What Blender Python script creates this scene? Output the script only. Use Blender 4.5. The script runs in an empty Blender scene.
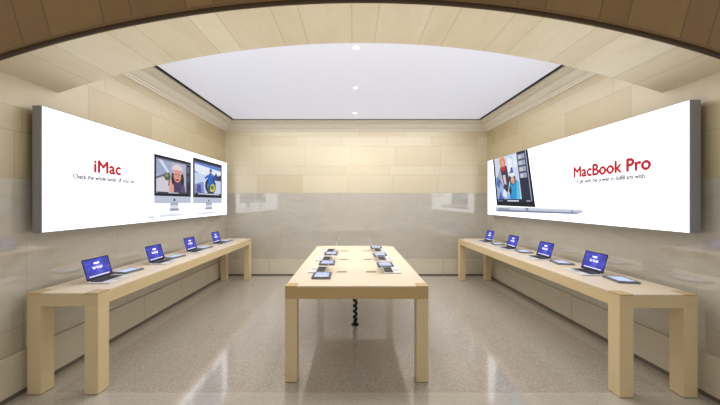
import bpy, bmesh, math, random
from mathutils import Vector, Matrix
random.seed(7)
SC = bpy.context.scene
COL = SC.collection
PI = math.pi

# ------------------------------------------------------------------ room measures (metres; camera at x=0,y=0,z=1.7 looking +y)
XL, XR, YB = -2.94, 3.09, 6.91          # left wall, right wall, back wall
YA0, YA1 = 2.40, 3.00                   # front and rear plane of the arch
ZC = 3.53                               # ceiling
SPR, APX = 2.79, 3.29                   # arch springing and crown
AXC = (XL + XR) / 2
AHW = (XR - XL) / 2
AR = (AHW ** 2 + (APX - SPR) ** 2) / (2 * (APX - SPR))
AZC = APX - AR
HB, HN = 0.91, 0.898                    # table height, bench height

def lin(c):
    return tuple(((v / 255) / 12.92 if v / 255 <= .04045 else ((v / 255 + .055) / 1.055) ** 2.4) for v in c)
def rgba(c):
    return (*lin(c), 1.0)

# ------------------------------------------------------------------ node helper
class NT:
    def __init__(s, name):
        s.m = bpy.data.materials.new(name); s.m.use_nodes = True
        s.t = s.m.node_tree; s.t.nodes.clear()
        s.out = s.t.nodes.new('ShaderNodeOutputMaterial')
    def n(s, typ, **kw):
        nd = s.t.nodes.new(typ)
        for k, v in kw.items(): setattr(nd, k, v)
        return nd
    def put(s, sock, v):
        if hasattr(v, 'node'): s.t.links.new(v, sock)
        else: sock.default_value = v
    def math(s, op, a, b=None, c=None):
        nd = s.n('ShaderNodeMath', operation=op)
        s.put(nd.inputs[0], a)
        if b is not None: s.put(nd.inputs[1], b)
        if c is not None: s.put(nd.inputs[2], c)
        return nd.outputs[0]
    def xyz(s, kind='Object'):
        tc = s.n('ShaderNodeTexCoord'); sp = s.n('ShaderNodeSeparateXYZ')
        s.t.links.new(tc.outputs[kind], sp.inputs[0])
        return tc.outputs[kind], sp.outputs
    def comb(s, x, y, z):
        nd = s.n('ShaderNodeCombineXYZ')
        for i, v in enumerate((x, y, z)): s.put(nd.inputs[i], v)
        return nd.outputs[0]
    def noise(s, vec, scale, detail=3, rough=.5, dist=0):
        nd = s.n('ShaderNodeTexNoise'); s.put(nd.inputs['Vector'], vec)
        nd.inputs['Scale'].default_value = scale; nd.inputs['Detail'].default_value = detail
        nd.inputs['Roughness'].default_value = rough; nd.inputs['Distortion'].default_value = dist
        return nd.outputs['Fac']
    def white(s, vec):
        nd = s.n('ShaderNodeTexWhiteNoise', noise_dimensions='3D'); s.put(nd.inputs['Vector'], vec)
        return nd.outputs['Value']
    def ramp(s, fac, stops):
        nd = s.n('ShaderNodeValToRGB'); s.put(nd.inputs[0], fac)
        e = nd.color_ramp.elements
        while len(e) < len(stops): e.new(.5)
        for el, (p, c) in zip(e, stops): el.position = p; el.color = c
        return nd.outputs[0]
    def mix(s, fac, a, b, mode='MIX'):
        nd = s.n('ShaderNodeMix', data_type='RGBA', blend_type=mode)
        s.put(nd.inputs['Factor'], fac); s.put(nd.inputs['A'], a) if False else None
        s.put(nd.inputs[6], a); s.put(nd.inputs[7], b)
        return nd.outputs[2]
    def bsdf(s, **kw):
        b = s.n('ShaderNodeBsdfPrincipled')
        for k, v in kw.items(): s.put(b.inputs[k.replace('_', ' ')], v)
        s.t.links.new(b.outputs[0], s.out.inputs[0])
        return b
    def bump(s, b, h, strength=.2, dist=.01):
        nd = s.n('ShaderNodeBump'); nd.inputs['Strength'].default_value = strength; nd.inputs['Distance'].default_value = dist
        s.put(nd.inputs['Height'], h); s.t.links.new(nd.outputs[0], b.inputs['Normal'])

_cache = {}
def plain(name, c, rough=.5, metal=0., emit=0., spec=.5):
    if name in _cache: return _cache[name]
    t = NT(name); v, _ = t.xyz()
    n = t.noise(v, 40, 2)
    col = t.mix(n, rgba(tuple(x * .96 for x in c)), rgba(tuple(min(255, x * 1.03) for x in c)))
    b = t.bsdf(Base_Color=col, Roughness=rough, Metallic=metal)
    b.inputs['Specular IOR Level'].default_value = spec
    if emit:
        t.put(b.inputs['Emission Color'], col); b.inputs['Emission Strength'].default_value = emit
    _cache[name] = t.m
    return t.m
def ink(c, strength=1.0):
    """back-lit print: an ink colour glowing on the light box"""
    key = 'print_%d_%d_%d' % tuple(c)
    if key in _cache: return _cache[key]
    t = NT(key); v, _ = t.xyz()
    n = t.noise(v, 25, 2)
    col = t.mix(n, rgba(tuple(x * .95 for x in c)), rgba(tuple(min(255, x * 1.04) for x in c)))
    b = t.bsdf(Base_Color=(0.01, 0.01, 0.01, 1), Roughness=.5); b.inputs['Specular IOR Level'].default_value = .1
    t.put(b.inputs['Emission Color'], col); b.inputs['Emission Strength'].default_value = strength
    _cache[key] = t.m
    return t.m

ROWS = [.386, .60, 1.907, 2.32, 2.53, 2.99, 3.22]
def stone_wall(name, axis):
    t = NT(name); v, p = t.xyz()
    h = p[0] if axis == 'x' else p[1]; z = p[2]
    row = None; d = None
    for b in ROWS:
        g = t.math('GREATER_THAN', z, b); row = g if row is None else t.math('ADD', row, g)
        a = t.math('ABSOLUTE', t.math('SUBTRACT', z, b)); d = a if d is None else t.math('MINIMUM', d, a)
    off = t.white(t.comb(row, 3.3, 1.7 if axis == 'x' else 6.1))
    W = 1.04
    hh = t.math('ADD', t.math('DIVIDE', h, W), off)
    cell = t.math('FLOOR', hh); fr = t.math('FRACT', hh)
    dj = t.math('MULTIPLY', t.math('MINIMUM', fr, t.math('SUBTRACT', 1.0, fr)), W)
    dm = t.math('MINIMUM', d, dj)
    joint = t.math('LESS_THAN', dm, .0055)
    mid = t.math('COMPARE', row, 2.0, .5)
    joint = t.math('MULTIPLY', joint, t.math('SUBTRACT', 1.0, t.math('MULTIPLY', mid, .65)))
    rnd = t.white(t.comb(cell, row, .5))
    up = t.math('GREATER_THAN', z, 1.907)
    streak = t.noise(t.comb(t.math('MULTIPLY', h, 5), t.math('MULTIPLY', h, 1.3), t.math('MULTIPLY', z, 1.2)), 1.6, 5, .6)
    cloud = t.noise(v, 2.3, 5, .6, .6)
    fine = t.noise(v, 55, 3, .6)
    yel = t.ramp(rnd, [(0, rgba((206, 188, 150))), (.35, rgba((217, 202, 168))), (.7, rgba((223, 211, 181))), (1, rgba((214, 202, 172)))])
    yel = t.mix(t.math('MULTIPLY', streak, .55), yel, rgba((228, 218, 192)))
    vein = t.noise(t.comb(t.math('MULTIPLY', h, 1.0), 0.0, t.math('MULTIPLY', z, 3.2)), 1.8, 7, .65, 1.2)
    gry = t.ramp(vein, [(.25, rgba((184, 180, 169))), (.45, rgba((196, 192, 182))), (.6, rgba((203, 199, 189))), (.8, rgba((190, 185, 173)))])
    gry = t.mix(t.math('MULTIPLY', rnd, .35), gry, rgba((204, 199, 188)))
    low = t.math('LESS_THAN', z, .60)
    gry = t.mix(t.math('MULTIPLY', low, .35), gry, rgba((206, 196, 174)))
    col = t.mix(up, gry, yel)
    col = t.mix(t.math('MULTIPLY', cloud, .25), col, t.mix(.5, col, rgba((120, 104, 76))))
    col = t.mix(t.math('MULTIPLY', fine, .12), col, rgba((90, 80, 62)))
    col = t.mix(t.math('MULTIPLY', joint, .26), col, rgba((112, 98, 72)))
    if axis == 'y': col = t.mix(1.0, col, t.mix(up, (.98, .97, .94, 1), (.70, .65, .54, 1)), 'MULTIPLY')  # side walls: weaker light painted in as darker, yellower stone
    rough = t.math('ADD', t.math('MULTIPLY', up, .40), .05)
    b = t.bsdf(Base_Color=col, Roughness=rough)
    b.inputs['IOR'].default_value = 2.1
    t.bump(b, t.math('SUBTRACT', 1.0, joint), .12, .004)
    return t.m

def arch_stone(name, dark):
    t = NT(name); v, p = t.xyz()
    ang = t.math('ARCTAN2', t.math('SUBTRACT', p[0], AXC), t.math('SUBTRACT', p[2], AZC))
    s = t.math('MULTIPLY', ang, AR)
    P = .66
    u = t.math('ADD', t.math('DIVIDE', s, P), .13)
    cell = t.math('FLOOR', u); fr = t.math('FRACT', u)
    d = None
    for c in (0.0, .34, 1.0):
        a = t.math('ABSOLUTE', t.math('SUBTRACT', fr, c)); d = a if d is None else t.math('MINIMUM', d, a)
    joint = t.math('LESS_THAN', t.math('MULTIPLY', d, P), .005)
    sub = t.math('GREATER_THAN', fr, .34)
    rnd = t.white(t.comb(cell, sub, 4.4))
    cloud = t.noise(t.comb(t.math('MULTIPLY', s, 3.0), t.math('MULTIPLY', p[1], 1.0), t.math('MULTIPLY', p[2], 2.0)), 1.5, 6, .62, .5)
    fine = t.noise(v, 60, 3)
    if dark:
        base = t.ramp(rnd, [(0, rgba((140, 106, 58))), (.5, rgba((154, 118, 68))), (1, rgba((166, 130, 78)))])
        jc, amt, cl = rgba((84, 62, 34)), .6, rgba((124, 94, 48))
    else:
        base = t.ramp(rnd, [(0, rgba((222, 212, 188))), (.5, rgba((224, 216, 194))), (1, rgba((236, 230, 212)))])
        jc, amt, cl = rgba((128, 108, 74)), .28, rgba((198, 186, 156))
    col = t.mix(t.math('MULTIPLY', cloud, .85), base, cl)
    col = t.mix(t.math('MULTIPLY', fine, .1), col, jc)
    col = t.mix(t.math('MULTIPLY', joint, amt), col, jc)
    b = t.bsdf(Base_Color=col, Roughness=.55)
    t.bump(b, t.math('SUBTRACT', 1.0, joint), .15, .004)
    return t.m

def terrazzo(name):
    t = NT(name); v, p = t.xyz()
    vo = t.n('ShaderNodeTexVoronoi'); vo.inputs['Scale'].default_value = 130
    t.put(vo.inputs['Vector'], v)
    sp = t.n('ShaderNodeSeparateColor'); t.t.links.new(vo.outputs['Color'], sp.inputs[0])
    chips = t.ramp(sp.outputs[0], [(0, rgba((154, 147, 140))), (.35, rgba((171, 165, 158))), (.7, rgba((181, 175, 168))), (1, rgba((198, 193, 186)))])
    cloud = t.noise(v, 1.1, 4, .6)
    col = t.mix(t.math('MULTIPLY', cloud, .35), chips, rgba((168, 153, 140)))
    # border band along the walls and the threshold
    dx = t.math('MINIMUM', t.math('SUBTRACT', p[0], XL), t.math('SUBTRACT', XR, p[0]))
    dd = t.math('MINIMUM', dx, t.math('SUBTRACT', YB, p[1]))
    thr = t.math('LESS_THAN', p[1], 2.67)
    band = t.math('MAXIMUM', t.math('LESS_THAN', dd, .27), thr)
    col = t.mix(t.math('MULTIPLY', band, .45), col, rgba((200, 194, 184)))
    j1 = t.math('LESS_THAN', t.math('ABSOLUTE', t.math('SUBTRACT', dd, .27)), .006)
    j2 = t.math('LESS_THAN', t.math('ABSOLUTE', t.math('SUBTRACT', p[1], 2.67)), .007)
    jj = t.math('MAXIMUM', j1, j2)
    col = t.mix(t.math('MULTIPLY', jj, .35), col, rgba((206, 196, 178)))
    b = t.bsdf(Base_Color=col, Roughness=t.math('ADD', t.math('MULTIPLY', cloud, .04), .07))
    b.inputs['IOR'].default_value = 2.0
    return t.m

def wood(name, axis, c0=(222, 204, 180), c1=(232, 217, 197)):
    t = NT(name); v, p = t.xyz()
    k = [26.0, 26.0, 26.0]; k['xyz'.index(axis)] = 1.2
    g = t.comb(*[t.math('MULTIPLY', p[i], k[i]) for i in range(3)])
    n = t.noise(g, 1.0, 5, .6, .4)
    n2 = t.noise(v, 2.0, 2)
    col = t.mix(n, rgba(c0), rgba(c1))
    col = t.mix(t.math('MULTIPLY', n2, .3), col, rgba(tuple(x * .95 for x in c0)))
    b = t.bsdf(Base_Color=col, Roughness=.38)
    return t.m

def screen_mat(name):
    """blue and violet desktop picture glowing on a laptop screen"""
    t = NT(name); v, p = t.xyz()
    n = t.noise(v, 7, 4, .6, 1.0)
    d = t.math('ADD', t.math('MULTIPLY', t.math('ABSOLUTE', p[0]), 4.5), t.math('MULTIPLY', t.math('ABSOLUTE', t.math('SUBTRACT', p[2], .12)), 5.0))
    f = t.math('SUBTRACT', t.math('MULTIPLY', n, 1.25), t.math('MULTIPLY', d, .42))
    col = t.ramp(f, [(0, rgba((30, 34, 130))), (.3, rgba((50, 60, 192))), (.5, rgba((80, 88, 224))), (.72, rgba((150, 128, 226)))])
    b = t.bsdf(Base_Color=(0.01, 0.01, 0.02, 1), Roughness=.12)
    t.put(b.inputs['Emission Color'], col); b.inputs['Emission Strength'].default_value = .85
    return t.m
def tablet_screen(name):
    t = NT(name); v, p = t.xyz()
    n = t.noise(v, 9, 2)
    row = t.math('GREATER_THAN', t.math('SINE', t.math('MULTIPLY', p[1], 260.0)), .2)
    inx = t.math('LESS_THAN', t.math('ABSOLUTE', p[0]), .05)
    col = t.mix(n, rgba((160, 185, 244)), rgba((196, 213, 252)))
    col = t.mix(t.math('MULTIPLY', t.math('MULTIPLY', row, inx), .45), col, rgba((236, 242, 255)))
    b = t.bsdf(Base_Color=(0.02, 0.02, 0.03, 1), Roughness=.1)
    t.put(b.inputs['Emission Color'], col); b.inputs['Emission Strength'].default_value = .9
    return t.m
def acrylic(name):
    t = NT(name); v, _ = t.xyz()
    col = t.mix(t.noise(v, 12, 2), rgba((150, 160, 176)), rgba((178, 186, 198)))
    b = t.bsdf(Base_Color=col, Roughness=.06)
    b.inputs['Transmission Weight'].default_value = .55; b.inputs['IOR'].default_value = 1.45
    return t.m
def glow(name, c, strength, spread=None):
    t = NT(name); v, p = t.xyz()
    n = t.noise(v, .7, 2)
    col = t.mix(n, rgba(tuple(x * .985 for x in c)), rgba(c))
    b = t.bsdf(Base_Color=rgba((205, 208, 216)), Roughness=.6)
    t.put(b.inputs['Emission Color'], col); b.inputs['Emission Strength'].default_value = strength
    return t.m

M = dict(
    wall_x=stone_wall('limestone_and_marble_back', 'x'), wall_y=stone_wall('limestone_and_marble_side_shaded', 'y'),
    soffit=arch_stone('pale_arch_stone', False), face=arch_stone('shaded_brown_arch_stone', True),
    floor=terrazzo('polished_terrazzo'),
    wood_x=wood('maple_grain_x', 'x'), wood_y=wood('maple_grain_y', 'y'), wood_z=wood('maple_grain_z', 'z', (218, 196, 152), (228, 208, 168)),
    wood_rail=wood('maple_grain_rail', 'y', (214, 190, 144), (226, 206, 164)),  # bench apron: middle tone, part of its end shade painted into the wood
    wood_apron_shaded=wood('maple_apron_shaded', 'x', (186, 156, 104), (204, 176, 126)),  # table apron: shade of the unlit front painted into the maple
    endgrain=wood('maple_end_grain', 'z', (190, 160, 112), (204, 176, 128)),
    ceiling=glow('luminous_white_ceiling', (220, 226, 246), .42),
    panel=glow('white_light_box_face', (248, 251, 255), 1.3),
    cornice=plain('cream_plaster', (226, 220, 206), .55),
    black=plain('gap_shade_black', (8, 8, 8), .8), alu=plain('brushed_grey_metal', (150, 150, 157), .4, .25),
    silver=plain('silver_aluminium', (224, 225, 229), .35, .12), keys=plain('black_keys', (30, 31, 35), .45),
    bezel=plain('black_glass_bezel', (24, 25, 32), .12), pad=plain('grey_trackpad', (186, 188, 193), .3, .2),
    screen=screen_mat('violet_blue_screen'), tscreen=tablet_screen('pale_blue_tablet_screen'), acrylic=acrylic('clear_acrylic'),
    white_px=plain('white_screen_writing', (225, 226, 250), .4, 0, .8),
    slot=plain('brown_cable_slot', (104, 88, 70), .5), rubber=plain('black_rubber', (12, 12, 13), .4),
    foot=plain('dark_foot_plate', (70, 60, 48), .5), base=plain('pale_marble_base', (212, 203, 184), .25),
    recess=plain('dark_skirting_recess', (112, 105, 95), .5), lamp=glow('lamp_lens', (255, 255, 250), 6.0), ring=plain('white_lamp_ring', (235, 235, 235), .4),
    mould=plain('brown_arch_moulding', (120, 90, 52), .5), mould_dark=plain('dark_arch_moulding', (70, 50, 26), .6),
)

# ------------------------------------------------------------------ mesh helpers
def obj(name, bm, mats, parent=None, smooth=False, keep=False):
    me = bpy.data.meshes.new(name)
    if not keep: bmesh.ops.recalc_face_normals(bm, faces=bm.faces[:])
    bm.to_mesh(me); bm.free()
    for m in (mats if isinstance(mats, (list, tuple)) else [mats]): me.materials.append(m)
    if smooth:
        for f in me.polygons: f.use_smooth = True
    o = bpy.data.objects.new(name, me); COL.objects.link(o)
    if parent: o.parent = parent
    return o
def box(bm, x0, x1, y0, y1, z0, z1, bev=0.0, seg=2, mat=0):
    r = bmesh.ops.create_cube(bm, size=1.0)
    vs = r['verts']
    for v in vs:
        v.co = Vector(((x0 + x1) / 2 + v.co.x * (x1 - x0), (y0 + y1) / 2 + v.co.y * (y1 - y0), (z0 + z1) / 2 + v.co.z * (z1 - z0)))
    fs = {f for v in vs for f in v.link_faces}
    for f in fs: f.material_index = mat
    if bev:
        es = {e for v in vs for e in v.link_edges}
        bmesh.ops.bevel(bm, geom=list(es), offset=bev, segments=seg, profile=.5, affect='EDGES')
def newbox(*a, **k):
    bm = bmesh.new(); box(bm, *a, **k); return bm
def rrect(w, h, r, n=5):
    pts = []
    for cx, cy, a0 in ((w/2-r, h/2-r, 0), (-w/2+r, h/2-r, PI/2), (-w/2+r, -h/2+r, PI), (w/2-r, -h/2+r, 3*PI/2)):
        for i in range(n + 1):
            a = a0 + PI/2 * i / n
            pts.append((cx + r * math.cos(a), cy + r * math.sin(a)))
    return pts
def prism(bm, pts, z0, z1, bev=0.0, mat=0):
    lo = [bm.verts.new((x, y, z0)) for x, y in pts]; hi = [bm.verts.new((x, y, z1)) for x, y in pts]
    n = len(pts)
    fs = [bm.faces.new(lo[::-1]), bm.faces.new(hi)]
    for i in range(n): fs.append(bm.faces.new((lo[i], lo[(i+1) % n], hi[(i+1) % n], hi[i])))
    for f in fs: f.material_index = mat
    if bev:
        es = list(fs[0].edges) + list(fs[1].edges)
        bmesh.ops.bevel(bm, geom=es, offset=bev, segments=2, profile=.5, affect='EDGES')
def xform(bm, mat): bmesh.ops.transform(bm, matrix=mat, verts=bm.verts[:])
def tube(bm, path, rad, n=10):
    rings = []
    for i, p in enumerate(path):
        p = Vector(p)
        t = (Vector(path[min(i+1, len(path)-1)]) - Vector(path[max(i-1, 0)])).normalized()
        a = t.orthogonal() if i == 0 else (prev - t * prev.dot(t))
        a.normalize(); prev = a; b = t.cross(a)
        rings.append([bm.verts.new(p + rad * (math.cos(2*PI*k/n) * a + math.sin(2*PI*k/n) * b)) for k in range(n)])
    for r0, r1 in zip(rings, rings[1:]):
        for k in range(n): bm.faces.new((r0[k], r0[(k+1) % n], r1[(k+1) % n], r1[k]))
    bm.faces.new(rings[0][::-1]); bm.faces.new(rings[-1])
def lathe(bm, prof, n=28, mat=0):
    rings = [[bm.verts.new((r * math.cos(2*PI*k/n), r * math.sin(2*PI*k/n), z)) for k in range(n)] for r, z in prof]
    for r0, r1 in zip(rings, rings[1:]):
        for k in range(n):
            f = bm.faces.new((r0[k], r0[(k+1) % n], r1[(k+1) % n], r1[k])); f.material_index = mat
    bm.faces.new(rings[0][::-1]); bm.faces.new(rings[-1])
def structure(o): o['kind'] = 'structure'; return o
def thing(name, label, cat, loc=(0, 0, 0), rz=0, group=None):
    o = bpy.data.objects.new(name, None); COL.objects.link(o)
    o.empty_display_size = .1; o.location = loc; o.rotation_euler = (0, 0, rz)
    o['label'] = label; o['category'] = cat
    if group: o['group'] = group
    return o
def dup(root, loc, rz, label, group=None):
    r = root.copy(); COL.objects.link(r); r.location = loc; r.rotation_euler = (0, 0, rz); r['label'] = label
    if group: r['group'] = group
    for ch in list(root.children):
        c = ch.copy(); COL.objects.link(c); c.parent = r
        for g in list(ch.children):
            d = g.copy(); COL.objects.link(d); d.parent = c
    return r

# ------------------------------------------------------------------ the setting
structure(obj('floor', newbox(-7, 7, -4, YB + .1, -.1, 0), M['floor']))
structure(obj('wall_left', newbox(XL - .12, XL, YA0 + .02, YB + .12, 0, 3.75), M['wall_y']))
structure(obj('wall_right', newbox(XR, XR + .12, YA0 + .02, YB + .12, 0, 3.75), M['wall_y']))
structure(obj('wall_back', newbox(XL, XR, YB, YB + .12, 0, 3.75), M['wall_x']))

# front wall with its segmental arch
bm = bmesh.new(); N = 72; ZT = 5.2; X0, X1 = -6.0, 6.0
a_max = math.asin(AHW / AR)
arc = [(AXC + AR * math.sin(-a_max + 2*a_max*i/N), AZC + AR * math.cos(-a_max + 2*a_max*i/N)) for i in range(N + 1)]
fv = [bm.verts.new((x, YA0, z)) for x, z in arc]; rv = [bm.verts.new((x, YA1, z)) for x, z in arc]
ft = [bm.verts.new((x, YA0, ZT)) for x, z in arc]; rt = [bm.verts.new((x, YA1, ZT)) for x, z in arc]
for i in range(N):
    f = bm.faces.new((fv[i], fv[i+1], ft[i+1], ft[i])); f.material_index = 0
    f = bm.faces.new((fv[i], rv[i], rv[i+1], fv[i+1])); f.material_index = 1
    f = bm.faces.new((rv[i], rt[i], rt[i+1], rv[i+1])); f.material_index = 1
    bm.faces.new((ft[i], ft[i+1], rt[i+1], rt[i]))
for xa, xb in ((X0, XL), (XR, X1)):
    q = [bm.verts.new(c) for c in ((xa, YA0, 0), (xb, YA0, 0), (xb, YA0, ZT), (xa, YA0, ZT))]
    bm.faces.new(q)
for x in (XL - .121, XR + .121):
    bm.faces.new([bm.verts.new(c) for c in ((x, YA0, 0), (x, YA1, 0), (x, YA1, ZT), (x, YA0, ZT))])
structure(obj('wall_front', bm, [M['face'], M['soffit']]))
# moulding round the arch edge, on its hall side
def arc_band(bm, r0, r1, y0, y1, mat=0):
    am = math.asin(AHW / AR)
    rings = []
    for i in range(N + 1):
        a = -am + 2*am*i/N
        rings.append([bm.verts.new((AXC + r * math.sin(a), y, AZC + r * math.cos(a))) for r, y in ((r0, y0), (r1, y0), (r1, y1), (r0, y1))])
    for p, q in zip(rings, rings[1:]):
        for k in range(4):
            f = bm.faces.new((p[k], p[(k+1) % 4], q[(k+1) % 4], q[k])); f.material_index = mat
    bm.faces.new(rings[0]); bm.faces.new(rings[-1][::-1])
bm = bmesh.new()
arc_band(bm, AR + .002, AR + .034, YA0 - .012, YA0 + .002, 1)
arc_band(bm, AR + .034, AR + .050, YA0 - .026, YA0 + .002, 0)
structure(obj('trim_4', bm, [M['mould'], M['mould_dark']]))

# cornice on three sides: stepped and coved profile, mitred at the back corners (offset from wall, height)
CP = [(0, 3.325), (.012, 3.325), (.016, 3.345), (.035, 3.352), (.038, 3.372), (.055, 3.378), (.075, 3.392), (.10, 3.415), (.12, 3.445), (.128, 3.447), (.130, 3.462), (.155, 3.468), (.19, 3.482), (.215, 3.500), (.222, 3.502), (.224, 3.518), (.25, 3.520), (.25, 3.524), (.215, 3.568), (0, 3.568)]
def cornice(name, ends):
    bm = bmesh.new(); R = []
    for e in ends: R.append([bm.verts.new(e(o, z)) for o, z in CP])
    n = len(CP)
    for k in range(n): bm.faces.new((R[0][k], R[0][(k+1) % n], R[1][(k+1) % n], R[1][k]))
    bm.faces.new(R[0][::-1]); bm.faces.new(R[1])
    structure(obj(name, bm, M['cornice']))
cornice('trim_1', [lambda o, z: (XL + o, YA1 - .02, z), lambda o, z: (XL + o, YB - o, z)])
cornice('trim_2', [lambda o, z: (XL + o, YB - o, z), lambda o, z: (XR - o, YB - o, z)])
cornice('trim_3', [lambda o, z: (XR - o, YB - o, z), lambda o, z: (XR - o, YA1 - .02, z)])
structure(obj('trim_5', newbox(XL - .1, XR + .1, YA1 - .05, YB + .1, 3.57, 3.60), M['black']))   # black sheet painting the shadow gap dark and blocking light leaks
structure(obj('ceiling', newbox(XL + .312, XR - .312, YA1 - .03, YB - .30, ZC, ZC + .02), M['ceiling']))
# stone base course along the walls, with a dark recess line at the floor
def baseboard(name, side):
    bm = bmesh.new(); d = .018; L = .95; g = .004
    if side == 'back': a, b = XL + .02, XR - .02
    else: a, b = YA0 + .03, YB - .02
    n = round((b - a) / L)
    for i in range(n):
        p, q = a + (b - a) * i / n + g, a + (b - a) * (i + 1) / n - g
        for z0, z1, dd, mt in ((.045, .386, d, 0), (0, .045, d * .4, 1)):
            if side == 'back': box(bm, p, q, YB - dd, YB + .01, z0, z1, mat=mt)
            elif side == 'left': box(bm, XL - .01, XL + dd, p, q, z0, z1, mat=mt)
            else: box(bm, XR - dd, XR + .01, p, q, z0, z1, mat=mt)
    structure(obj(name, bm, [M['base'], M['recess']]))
for s in ('left', 'right', 'back'): baseboard('baseboard_' + s, s)

# ------------------------------------------------------------------ maple table and benches
def make_table(name, label, cat, x0, x1, y0, y1, t, lw, H, slots=(), apron='wood_rail'):
    cx, cy = (x0 + x1) / 2, (y0 + y1) / 2
    root = thing(name, label, cat, (cx, cy, 0))
    w, l = (x1 - x0) / 2, (y1 - y0) / 2
    e = .0012
    a, b = w - lw - e, l - lw - e
    pts = [(-a, -l), (a, -l), (a, -b), (w, -b), (w, b), (a, b), (a, l), (-a, l), (-a, b), (-w, b), (-w, -b), (-a, -b)]
    bm = bmesh.new(); prism(bm, pts, H - .012, H, .0015)
    obj('table_top', bm, M['wood_y'], root)
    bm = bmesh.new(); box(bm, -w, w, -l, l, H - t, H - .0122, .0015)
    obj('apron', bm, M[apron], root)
    for sx in (-1, 1):
        for sy in (-1, 1):
            xa, xb = sorted((sx * w, sx * (w - lw))); ya, yb = sorted((sy * l, sy * (l - lw)))
            obj('corner_joint', newbox(xa, xb, ya, yb, H - .012, H, .001), M['endgrain'], root)
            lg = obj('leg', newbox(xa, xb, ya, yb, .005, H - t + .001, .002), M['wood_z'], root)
            obj('foot_plate', newbox(xa + .004, xb - .004, ya + .004, yb - .004, 0, .006), M['foot'], lg)
    for sx, sy in slots:
        bm = bmesh.new(); prism(bm, rrect(.115, .05, .02), H - .006, H + .0012)
        xform(bm, Matrix.Translation((sx - cx, sy - cy, 0)))
        obj('cable_slot', bm, M['slot'], root)
    return root
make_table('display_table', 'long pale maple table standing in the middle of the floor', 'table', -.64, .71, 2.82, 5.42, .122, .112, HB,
           [(x, y) for y in (3.39, 4.12, 4.84) for x in (-.125, .205)], 'wood_apron_shaded')
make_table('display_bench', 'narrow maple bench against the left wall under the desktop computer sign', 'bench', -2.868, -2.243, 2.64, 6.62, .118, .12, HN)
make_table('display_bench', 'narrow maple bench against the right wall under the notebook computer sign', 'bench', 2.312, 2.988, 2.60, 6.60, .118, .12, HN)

# ------------------------------------------------------------------ laptops
def make_laptop(label, w, d, h, tilt, group):
    root = thing('laptop', label, 'laptop', group=group)
    bm = bmesh.new(); prism(bm, rrect(w, d, .012), .002, h, .002)
    base = obj('base', bm, M['silver'], root)
    # keyboard well and keys (one keyboard)
    kw, kd = w * .88, d * .50; ky = d * .18
    bm = bmesh.new(); box(bm, -kw/2, kw/2, ky - kd/2, ky + kd/2, h - .001, h + .0005)
    rows, cols = 6, 14
    for r in range(rows):
        for c in range(cols):
            if r == 0 and 4 <= c <= 8:
                if c > 4: continue
                xa, xb = -kw/2 + kw * 4 / cols, -kw/2 + kw * 9 / cols
            else: xa, xb = -kw/2 + kw * c / cols, -kw/2 + kw * (c + 1) / cols
            ya = ky - kd/2 + kd * r / rows
            box(bm, xa + .0015, xb - .0015, ya + .0015, ya + kd / rows - .0015, h + .0005, h + .0016)
    obj('keyboard', bm, M['keys'], root)
    bm = bmesh.new(); prism(bm, rrect(w * .32, d * .31, .004), h - .001, h + .0006)
    xform(bm, Matrix.Translation((0, -d * .28, 0)))
    obj('trackpad', bm, M['pad'], root)
    bm = bmesh.new(); tube(bm, [(-w * .36, d/2 - .004, h), (w * .36, d/2 - .004, h)], .0045, 12)
    obj('hinge', bm, M['keys'], root, True)
    # lid, hinged at the rear edge, leaning back by tilt; built upright in x-z with its face towards -y
    lt = .0055 if w > .31 else .004
    lid = obj('lid', _lid(w, d, lt), M['silver'], root, False)
    lid.location = (0, d/2 - .004, h + .001); lid.rotation_euler = (-tilt, 0, 0)
    bm = bmesh.new(); prism(bm, rrect(w - .004, d - .006, .009), 0, .0008)
    xform(bm, Matrix.Translation((0, -.0004, d/2)) @ Matrix.Rotation(PI/2, 4, 'X'))
    obj('bezel', bm, M['bezel'], lid)
    sw, sh = w * .915, d * .81; sz = d * .53
    bm = bmesh.new(); box(bm, -sw/2, sw/2, -.0018, -.0008, sz - sh/2, sz + sh/2)
    obj('screen', bm, M['screen'], lid)
    bm = bmesh.new(); q = lambda xa, xb, za, zb: box(bm, xa * sw, xb * sw, -.0022, -.0017, sz + za * sh, sz + zb * sh)
    q(-.12, .10, .20, .30)
    for a, b, zz in ((-.20, -.10, -.06), (-.05, .02, -.05), (.06, .18, -.06)): q(a, b, zz, zz + .09)
    for k in range(6): q(-.23 + k * .075, -.18 + k * .075, .06, .085)
    obj('screen_writing', bm, M['white_px'], lid)
    bm = bmesh.new()
    for k in range(14): box(bm, (-.40 + k * .058) * sw, (-.36 + k * .058) * sw, -.0022, -.0017, sz - .47 * sh, sz - .41 * sh)
    obj('screen_icon_row', bm, M['white_px'], lid)
    return root
def _lid(w, d, lt):
    bm = bmesh.new(); prism(bm, rrect(w, d, .011), 0, lt, .0015)
    xform(bm, Matrix.Translation((0, lt, d/2)) @ Matrix.Rotation(PI/2, 4, 'X'))
    return bm
def make_tablet(label, group):
    root = thing('tablet', label, 'tablet', group=group)
    w, d = .186, .241
    bm = bmesh.new(); prism(bm, rrect(w + .014, d + .014, .012), .001, .016, .003)
    obj('clear_stand', bm, M['acrylic'], root)
    bm = bmesh.new(); prism(bm, rrect(w, d, .012), .0155, .0185, .001)
    obj('bezel', bm, M['bezel'], root)
    bm = bmesh.new(); prism(bm, rrect(w * .80, d * .80, .002), .0183, .0192)
    obj('screen', bm, M['tscreen'], root)
    bm = bmesh.new(); lathe(bm, [(.006, .0184), (.006, .019), (.004, .0188)], 16)
    xform(bm, Matrix.Translation((0, -d * .45, 0)))
    obj('home_button', bm, M['pad'], root)
    return root

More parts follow.
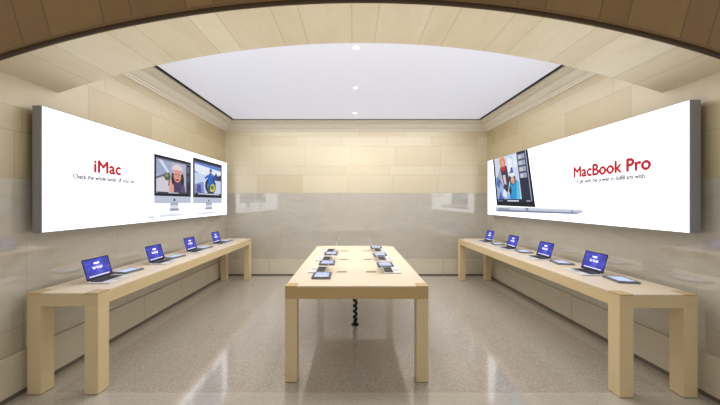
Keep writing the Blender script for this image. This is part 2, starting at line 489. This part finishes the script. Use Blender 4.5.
DEG = PI / 180
place = ['nearest the front', 'second from the front', 'third from the front', 'farthest back']
lap = None; tab = None
def station(lp, tb, x, y, rz, tox, toy, lab_l, lab_t, gl, gt, first, turn=0, H=HN):
    """a laptop with the tablet sign at its user's right"""
    c, s = math.cos(rz), math.sin(rz)
    tx, ty = x + c * tox - s * toy, y + s * tox + c * toy
    if first[0]: lp.location = (x, y, H); lp.rotation_euler = (0, 0, rz); lp['label'] = lab_l
    else: dup(lp, (x, y, H), rz, lab_l, gl)
    if first[1]: tb.location = (tx, ty, H); tb.rotation_euler = (0, 0, rz + turn); tb['label'] = lab_t
    else: dup(tb, (tx, ty, H), rz + turn, lab_t, gt)
tab = make_tablet('', 'tablets on the left bench')
lap = make_laptop('', .325, .227, .015, 16 * DEG, 'laptops on the left bench')
for i, y in enumerate((3.09, 3.985, 4.85, 5.76)):
    station(lap, tab, -2.487, y, 90 * DEG, .37, .11,
            'open silver laptop with violet-blue screen on the left bench, %s' % place[i],
            'pale blue tablet lying flat beside the laptop on the left bench, %s' % place[i],
            'laptops on the left bench', 'tablets on the left bench', (i == 0, i == 0), 80 * DEG)
for i, y in enumerate((3.41, 4.28, 5.15, 6.02)):
    station(lap, tab, 2.600, y, -90 * DEG, .345, .135,
            'open silver laptop with violet-blue screen on the right bench, %s' % place[i],
            'pale blue tablet lying flat beside the laptop on the right bench, %s' % place[i],
            'laptops on the right bench', 'tablets on the right bench', (False, False), 80 * DEG)
row = ['front row', 'middle row', 'back row']
for side, x, ys, rz, tilt in (('left', -.400, (3.48, 4.15, 4.85), -90 * DEG, 21.6 * DEG), ('right', .437, (3.45, 4.15, 4.87), 90 * DEG, 23.4 * DEG)):
    lp = make_laptop('', .300, .196, .012, tilt, 'laptops on the %s side of the middle table' % side)
    for i, y in enumerate(ys):
        station(lp, tab, x, y, rz, .29, .07 if side == 'left' else .04,
                'slim laptop seen from the side on the middle table, %s of its %s edge' % (row[i], side),
                'pale blue tablet lying flat on the middle table, %s of its %s edge' % (row[i], side),
                'laptops on the %s side of the middle table' % side, 'tablets on the %s side of the middle table' % side, (i == 0, False), 90 * DEG, HB)

# ------------------------------------------------------------------ coiled cable sleeve under the table
c = thing('coiled_cable', 'black spiral cable sleeve dropping from the middle table to the floor', 'cable', (.03, 4.16, 0))
bm = bmesh.new(); lathe(bm, [(.052, 0), (.052, .012), (.03, .022), (.024, .07), (.018, .075)], 24)
obj('floor_flange', bm, M['rubber'], c, False)
bm = bmesh.new(); turns = 9; path = []
for k in range(turns * 16 + 1):
    a = 2 * PI * k / 16; z = .07 + (HB - .122 - .092) * k / (turns * 16)
    path.append((.018 * math.cos(a), .018 * math.sin(a), z))
tube(bm, path, .019, 10)
obj('coil', bm, M['rubber'], c, True)

# ------------------------------------------------------------------ downlights
for i, y in enumerate((3.55, 4.80, 6.17)):
    d = thing('ceiling_downlight', '%s of the three small bright downlights in the white ceiling' % ('frontmost', 'middle one', 'rearmost')[i], 'ceiling light', (.04, y, ZC), 0, 'ceiling downlights')
    bm = bmesh.new(); lathe(bm, [(.046, .002), (.046, -.003), (.044, -.005), (.038, -.005), (.038, .002)], 28)
    obj('trim_ring', bm, M['ring'], d, True)
    bm = bmesh.new(); lathe(bm, [(.0375, .001), (.0375, -.0045), (.001, -.006)], 28)
    obj('lens', bm, M['lamp'], d)
    L = bpy.data.lights.new('downlight_beam', 'SPOT'); L.energy = 34; L.spot_size = 125 * DEG; L.spot_blend = 1.0; L.shadow_soft_size = .05; L.color = (1, .96, .88)
    lo = bpy.data.objects.new('downlight_beam', L); COL.objects.link(lo); lo.parent = d; lo.location = (0, 0, -.02)

# ------------------------------------------------------------------ back-lit wall signs
def ell(u, v, a, b, n=24, rot=0, a0=0, a1=2*PI):
    pts = []
    for k in range(n):
        t = a0 + (a1 - a0) * k / n
        x, y = a * math.cos(t), b * math.sin(t)
        pts.append((u + x * math.cos(rot) - y * math.sin(rot), v + x * math.sin(rot) + y * math.cos(rot)))
    return pts
def rect(u0, u1, v0, v1): return [(u0, v0), (u1, v0), (u1, v1), (u0, v1)]
class Sign:
    """u runs to the reader's right along the wall, v up; the face stands at x = xf"""
    def __init__(s, side, xf, ya, yb, za, zb, label):
        s.side, s.xf, s.ya, s.yb = side, xf, ya, yb
        s.nx = 1 if side == 'left' else -1
        s.root = thing('light_box_sign', label, 'sign', (xf, (ya + yb) / 2, za))
        s.o = Vector((xf, (ya + yb) / 2, za))
        th = .088 if side == 'left' else .10
        bw = xf - s.nx * (th)       # rear
        bm = bmesh.new()
        x0, x1 = sorted((bw, xf - s.nx * .004))
        box(bm, x0, x1, ya, yb, za, zb, .003)
        xform(bm, Matrix.Translation(-s.o)); obj('frame', bm, M['alu'], s.root)
        x0, x1 = sorted((xf - s.nx * .006, xf))
        bm = newbox(x0, x1, ya + .006, yb - .006, za + .006, zb - .006)
        xform(bm, Matrix.Translation(-s.o)); obj('lit_face', bm, M['panel'], s.root)
    def u2y(s, u): return s.ya + u if s.side == 'left' else s.yb - u
    def P(s, u, v, lay): return Vector((s.xf + s.nx * (.0012 + .0009 * lay), s.u2y(u), v)) - s.o
    def flat(s, name, polys, parent=None):
        """polys: (points, colour, layer)"""
        bm = bmesh.new(); mats = []
        for pts, c, lay in polys:
            if c not in mats: mats.append(c)
            f = bm.faces.new([bm.verts.new(s.P(u, v, lay)) for u, v in pts]); f.material_index = mats.index(c)
            f.normal_update()
            if f.normal.x * s.nx < 0: f.normal_flip()
        return obj(name, bm, [ink(c) for c in mats], parent or s.root, keep=True)
    def text(s, name, body, u0, u1, v0, cap, c, bold, lay=1):
        cu = bpy.data.curves.new('lettering', 'FONT'); cu.body = body; cu.resolution_u = 4
        to = bpy.data.objects.new('lettering', cu); COL.objects.link(to)
        bpy.context.view_layer.update()
        me = bpy.data.meshes.new_from_object(to.evaluated_get(bpy.context.evaluated_depsgraph_get()))
        bpy.data.objects.remove(to); bpy.data.curves.remove(cu)
        xs = [v.co.x for v in me.vertices]; mn, mx = min(xs), max(xs)
        capref = .70
        bm = bmesh.new(); src = [(v.co.x, v.co.y) for v in me.vertices]; polys = [list(p.vertices) for p in me.polygons]
        for k, (du, dv) in enumerate(((0, 0), (bold, 0), (-bold, 0), (0, bold), (0, -bold))):     # stroke weight
            vs = [bm.verts.new(s.P(u0 + (x - mn) / (mx - mn) * (u1 - u0) + du, v0 + y / capref * cap + dv, lay + .04 * k)) for x, y in src]
            for p in polys:
                try: bm.faces.new([vs[i] for i in p])
                except ValueError: pass
        me.clear_geometry(); bm.to_mesh(me); bm.free()
        me.materials.clear(); me.materials.append(ink(c))
        me.update()
        o = bpy.data.objects.new(name, me); COL.objects.link(o); o.parent = s.root
        return o
def apple(u, v, r):
    """fruit emblem with a bite on its right and a leaf"""
    body = []
    for k in range(40):
        t = 2 * PI * k / 40
        rr = r * (1 + .06 * math.cos(2 * t)) * (1 - .16 * max(0, math.cos(t - PI/2)) ** 6 - .08 * max(0, math.cos(t + PI/2)) ** 8)
        x, y = rr * math.cos(t), rr * 1.05 * math.sin(t)
        dx, dy = x - 1.12 * r, y - .1 * r
        dd = math.hypot(dx, dy)
        if dd < .45 * r: x, y = 1.12 * r + dx / dd * .45 * r, .1 * r + dy / dd * .45 * r
        body.append((u + x, v + y))
    leaf = [(u + .02 * r, v + 1.0 * r), (u + .10 * r, v + 1.35 * r), (u + .40 * r, v + 1.6 * r), (u + .34 * r, v + 1.25 * r)]
    return body, leaf
RED, GREY, INKB = (196, 28, 42), (84, 86, 98), (20, 22, 32)

# ---- left sign: two desktop computers
S = Sign('left', -2.80, 2.70, 6.66, 1.42, 2.57, 'white back-lit sign on the left wall showing two desktop computers and short red lettering')
U = lambda y: y - 2.70
S.text('headline', 'iMac', U(3.247), U(3.614), 2.026, .132, RED, .0075)
S.text('tagline', 'Check the whole family off your list.', U(3.0), U(3.846), 1.937, .05, GREY, .0022)
def desktop(y0, y1, zt, zb, zc, pic):
    u0, u1 = U(y0), U(y1); um = (u0 + u1) / 2; w = u1 - u0; h = zt - zb
    lo, leaf = apple(um, (zb + zc) / 2 - .004, .022)
    prt = S.flat('printed_computer', [(rect(u0, u1, zb, zt), INKB, 1), (rect(u0, u1, zc, zb), (186, 194, 214), 1), (rect(u0, u1, zc, zc + .012), (160, 168, 190), 2)])
    b = .045 * w
    pu0, pu1, pv0, pv1 = u0 + b, u1 - b, zb + b * .9, zt - b
    S.flat('printed_picture', [([(pu0 + (pu1 - pu0) * x, pv0 + (pv1 - pv0) * y) for x, y in pts], c, 2 + lay) for pts, c, lay in pic], prt)
    S.flat('printed_emblem', [(lo, INKB, 3), (leaf, INKB, 3)], prt)
    sw = w * .115
    S.flat('printed_stand', [([(um - sw, zc), (um + sw, zc), (um + sw * 1.04, zc - .085), (um - sw * 1.04, zc - .085)], (214, 218, 230), 1),
                             (rect(um - sw, um + sw, zc - .034, zc - .004), (160, 166, 184), 2),
                             ([(um - sw * 1.04, zc - .085), (um + sw * 1.04, zc - .085), (um + sw * 1.2, zc - .118), (um - sw * 1.2, zc - .118)], (150, 156, 174), 2),
                             ([(um - sw * 1.2, zc - .118), (um + sw * 1.2, zc - .118), (um + sw * 1.2, zc - .130), (um - sw * 1.2, zc - .130)], (208, 212, 224), 2)], prt)
    S.flat('printed_keyboard', [([(um - w * .36, zc - .165), (um + w * .22, zc - .165), (um + w * .24, zc - .20), (um - w * .38, zc - .20)], (226, 230, 240), 1),
                                (rect(um - w * .38, um + w * .24, zc - .207, zc - .20), (196, 202, 216), 2)], prt)
    return prt
bgA = [(rect(0, 1, 0, 1), (176, 178, 200), 0), (rect(0, .42, .55, 1), (156, 166, 196), 1), ([(0, 0), (.5, 0), (.3, .5), (0, .42)], (206, 200, 212), 1),
       ([(.05, .95), (.30, .60), (.34, .66), (.12, 1), (.05, 1)], (214, 218, 230), 2), ([(0, .40), (.22, .52), (.22, .58), (0, .46)], (90, 96, 128), 2),
       (ell(.29, .50, .10, .13, 6), (84, 92, 62), 3), (ell(.27, .53, .05, .06, 5), (148, 150, 92), 4), ([(.33, .38), (.37, .42), (.36, .22), (.31, .24)], (60, 48, 50), 3),
       (ell(.60, .42, .20, .40), (52, 34, 38), 3), (ell(.59, .74, .17, .17), (226, 206, 212), 4), (rect(.43, .75, .66, .74), (206, 160, 172), 5),
       (ell(.58, .54, .115, .19), (216, 150, 138), 6), (ell(.575, .45, .055, .05), (140, 38, 42), 7), (rect(.54, .61, .465, .485), (244, 236, 232), 8),
       (ell(.535, .60, .02, .018), (50, 30, 30), 8), (ell(.625, .60, .02, .018), (50, 30, 30), 8), (ell(.578, .54, .018, .03), (196, 120, 108), 8),
       ([(.40, 0), (.82, 0), (.76, .26), (.68, .40), (.58, .34), (.49, .38), (.44, .24)], (70, 58, 96), 5), ([(.66, 0), (.86, 0), (.80, .30), (.72, .26)], (88, 76, 104), 6),
       ([(.33, .02), (.47, .02), (.46, .26), (.38, .34), (.33, .28)], (222, 158, 142), 9), ([(.33, .28), (.36, .42), (.40, .42), (.41, .30)], (226, 166, 150), 9),
       (rect(.86, 1, 0, 1), (44, 50, 70), 10), (rect(.88, .98, .70, .90), (92, 100, 124), 11), (rect(.88, .98, .40, .62), (72, 80, 104), 11), (rect(0, 1, .96, 1), (96, 104, 124), 11), (rect(0, .86, 0, .045), (58, 62, 84), 11), (rect(.3, .6, .012, .035), (210, 214, 226), 12)]
bgB = [(rect(0, 1, 0, 1), (196, 210, 240), 0), (rect(0, 1, .66, 1), (96, 128, 200), 1), ([(0, .70), (.3, .62), (.6, .70), (1, .60), (1, .84), (0, .92)], (226, 234, 248), 2),
       (rect(.62, 1, .50, .64), (48, 56, 82), 3), ([(.7, .64), (.78, .76), (.86, .66), (1, .72), (1, .62)], (70, 82, 112), 3), ([(0, 0), (.35, 0), (.28, .42), (0, .30)], (132, 146, 198), 3), ([(.05, .1), (.22, .05), (.2, .3), (.08, .32)], (72, 84, 148), 4),
       (ell(.56, .30, .21, .27), (34, 38, 48), 5), (ell(.57, .29, .14, .18), (120, 138, 176), 6), (ell(.62, .25, .11, .14), (204, 204, 60), 7), (ell(.62, .25, .055, .07), (88, 106, 70), 8),
       ([(.46, .34), (.66, .36), (.64, .62), (.58, .74), (.50, .70), (.44, .56)], (34, 100, 190), 9), (ell(.56, .78, .055, .075), (46, 84, 166), 10), (ell(.565, .755, .03, .04), (208, 160, 140), 11), (rect(.52, .60, .79, .82), (30, 60, 130), 11),
       ([(.62, .58), (.82, .50), (.83, .55), (.64, .66)], (30, 86, 170), 10), ([(.47, .58), (.34, .50), (.33, .55), (.46, .66)], (30, 86, 170), 10), ([(.48, .36), (.56, .36), (.52, .10), (.42, .12)], (58, 84, 126), 9),
       (rect(0, 1, 0, .06), (40, 46, 70), 12), (rect(0, 1, .965, 1), (70, 84, 124), 12), (rect(.1, .9, .015, .045), (212, 216, 230), 13)]
desktop(4.22, 5.18, 2.382, 1.79, 1.685, bgA)
desktop(5.245, 6.40, 2.485, 1.785, 1.68, bgB)
S.flat('printed_mouse', [(ell(U(4.17), 1.492, .075, .022, 20, .12), (176, 180, 192), 1), (ell(U(4.18), 1.50, .066, .017, 20, .12), (232, 234, 242), 2)])
S.flat('printed_mouse', [(ell(U(6.28), 1.49, .07, .018, 20), (206, 210, 220), 1), (ell(U(6.285), 1.497, .06, .014, 20), (238, 240, 246), 2)])

# ---- right sign: a notebook computer cut by the top edge
S = Sign('right', 2.94, 2.62, 6.55, 1.425, 2.595, 'white back-lit sign on the right wall showing one notebook computer and long red lettering')
U = lambda y: 6.55 - y
S.text('headline', 'MacBook Pro', U(3.99), U(2.964), 2.028, .135, RED, .0075)
S.text('tagline', 'A gift with the power to fulfill any wish.', U(3.95), U(3.01), 1.943, .05, GREY, .0022)
TL, TR, BR_, BL = (U(6.30), 2.588), (U(5.05), 2.588), (U(4.83), 1.616), (U(6.13), 1.629)
def Q(x, y):
    """bilinear point on the printed screen"""
    b = [BL[i] + (BR_[i] - BL[i]) * x for i in (0, 1)]; t = [TL[i] + (TR[i] - TL[i]) * x for i in (0, 1)]
    return (b[0] + (t[0] - b[0]) * y, b[1] + (t[1] - b[1]) * y)
prt = S.flat('printed_notebook', [([BL, BR_, TR, TL], INKB, 1),
      ([(U(6.19), 1.612), (U(3.90), 1.602), (U(3.83), 1.590), (U(3.85), 1.559), (U(3.95), 1.540), (U(6.10), 1.506), (U(6.19), 1.529)], (196, 202, 218), 2),
      ([(U(6.19), 1.616), (U(3.88), 1.606), (U(3.83), 1.592), (U(6.18), 1.590)], (228, 232, 242), 3),
      ([(U(6.16), 1.546), (U(3.86), 1.562), (U(3.95), 1.540), (U(6.10), 1.506)], (120, 128, 158), 3),
      ([(U(5.10), 1.602), (U(5.02), 1.602), (U(5.02), 1.546), (U(5.10), 1.56)], (132, 140, 168), 4),
      (rect(U(6.05), U(5.62), 1.556, 1.574), (92, 98, 122), 4), (ell(U(4.02), 1.576, .018, .012, 12), (110, 116, 136), 4)])
pic = [(rect(.05, .95, .10, 1), (204, 214, 236), 0), ([(.05, .1), (.45, .1), (.30, .45), (.18, .62), (.05, .6)], (150, 176, 220), 1),
       ([(.08, .12), (.26, .12), (.16, .30)], (66, 100, 176), 2), ([(.06, .44), (.14, .36), (.2, .5), (.1, .6)], (74, 104, 170), 2), ([(.22, .2), (.34, .16), (.36, .34), (.26, .32)], (226, 232, 246), 2),
       ([(.44, .60), (.56, .62), (.58, .90), (.46, .96)], (236, 240, 250), 2), ([(.48, .56), (.60, .60), (.58, .70), (.48, .66)], (70, 108, 190), 3), ([(.60, .75), (.70, .72), (.71, .98), (.62, .98)], (226, 232, 246), 3), (ell(.55, .70, .03, .05), (48, 90, 178), 4),
       ([(.14, .62), (.24, .80), (.42, .80), (.46, .50), (.40, .30), (.36, .26), (.22, .44)], (58, 52, 72), 4), ([(.16, .60), (.22, .76), (.24, .66), (.30, .40), (.26, .40)], (176, 180, 200), 5), ([(.28, .62), (.36, .62), (.37, .42), (.31, .44)], (224, 196, 190), 5),
       (ell(.31, .88, .09, .10), (206, 128, 70), 6), (ell(.31, .86, .055, .065), (232, 176, 150), 7), ([(.22, .93), (.40, .93), (.37, .99), (.25, .99)], (226, 150, 88), 8), ([(.24, .79), (.39, .79), (.37, .70), (.27, .70)], (202, 38, 48), 8), (rect(.285, .335, .825, .838), (170, 60, 60), 8), (ell(.29, .875, .008, .01, 8), (60, 40, 40), 8), (ell(.335, .875, .008, .01, 8), (60, 40, 40), 8),
       ([(.42, .12), (.70, .12), (.71, .44), (.62, .52), (.50, .50), (.44, .38)], (34, 150, 206), 6), ([(.60, .12), (.70, .12), (.71, .44), (.66, .46)], (96, 190, 226), 7), (ell(.545, .53, .085, .12), (52, 36, 40), 7), (ell(.555, .50, .05, .075), (222, 168, 146), 8), (ell(.555, .60, .075, .04), (226, 232, 244), 9), (rect(.535, .575, .455, .468), (160, 60, 60), 9),
       ([(.42, .30), (.48, .40), (.50, .30), (.46, .20)], (44, 36, 46), 8),
       (rect(.735, .95, .10, 1), (38, 42, 66), 10), (rect(.05, .95, .075, .135), (30, 34, 54), 11), (rect(.36, .66, .09, .115), (214, 218, 232), 12), (rect(.84, .93, .09, .115), (150, 156, 180), 12), (rect(.08, .22, .09, .115), (110, 118, 146), 12)]
for k in range(4):
    pic += [(rect(.755, .925, .86 - k * .115, .95 - k * .115), (150, 160, 190), 11), (rect(.775, .84, .87 - k * .115, .935 - k * .115), (206, 196, 196), 12)]
S.flat('printed_picture', [([Q(*p) for p in pts], c, 2 + lay) for pts, c, lay in pic], prt)

# ------------------------------------------------------------------ light from the hall, added fill lamps, camera
w = bpy.data.worlds.new('hall_light'); SC.world = w; w.use_nodes = True
nt = w.node_tree; bg = nt.nodes['Background']
bg.inputs[0].default_value = (1.0, .95, .87, 1); bg.inputs[1].default_value = .55
A = bpy.data.lights.new('ceiling_fill', 'AREA'); A.shape = 'RECTANGLE'; A.size = 5.0; A.size_y = 3.3; A.energy = 112; A.color = (1, .97, .92)
ao = bpy.data.objects.new('ceiling_fill', A); COL.objects.link(ao); ao.location = (AXC, 4.85, ZC - .03)  # added area lamp without a fixture, brightens the whole room
B = bpy.data.lights.new('soffit_fill', 'AREA'); B.shape = 'RECTANGLE'; B.size = 4.3; B.size_y = .3; B.energy = 21; B.color = (1, .96, .88)
bo = bpy.data.objects.new('soffit_fill', B); COL.objects.link(bo); bo.location = (AXC, 2.62, 1.82); bo.rotation_euler = (PI, 0, 0)  # unseen area lamp added to brighten the underside of the arch
cam = bpy.data.cameras.new('camera'); co = bpy.data.objects.new('camera', cam); COL.objects.link(co)
co.location = (0, 0, 1.70); co.rotation_euler = (PI/2, 0, 0)
cam.sensor_width = 36; cam.lens = 15.0; cam.shift_x = 7 / 720; cam.shift_y = -.5 / 720
cam.clip_start = .05; cam.clip_end = 60
SC.camera = co
SC.view_settings.view_transform = 'Standard'
SC.view_settings.look = 'None'
SC.view_settings.exposure = 0.0
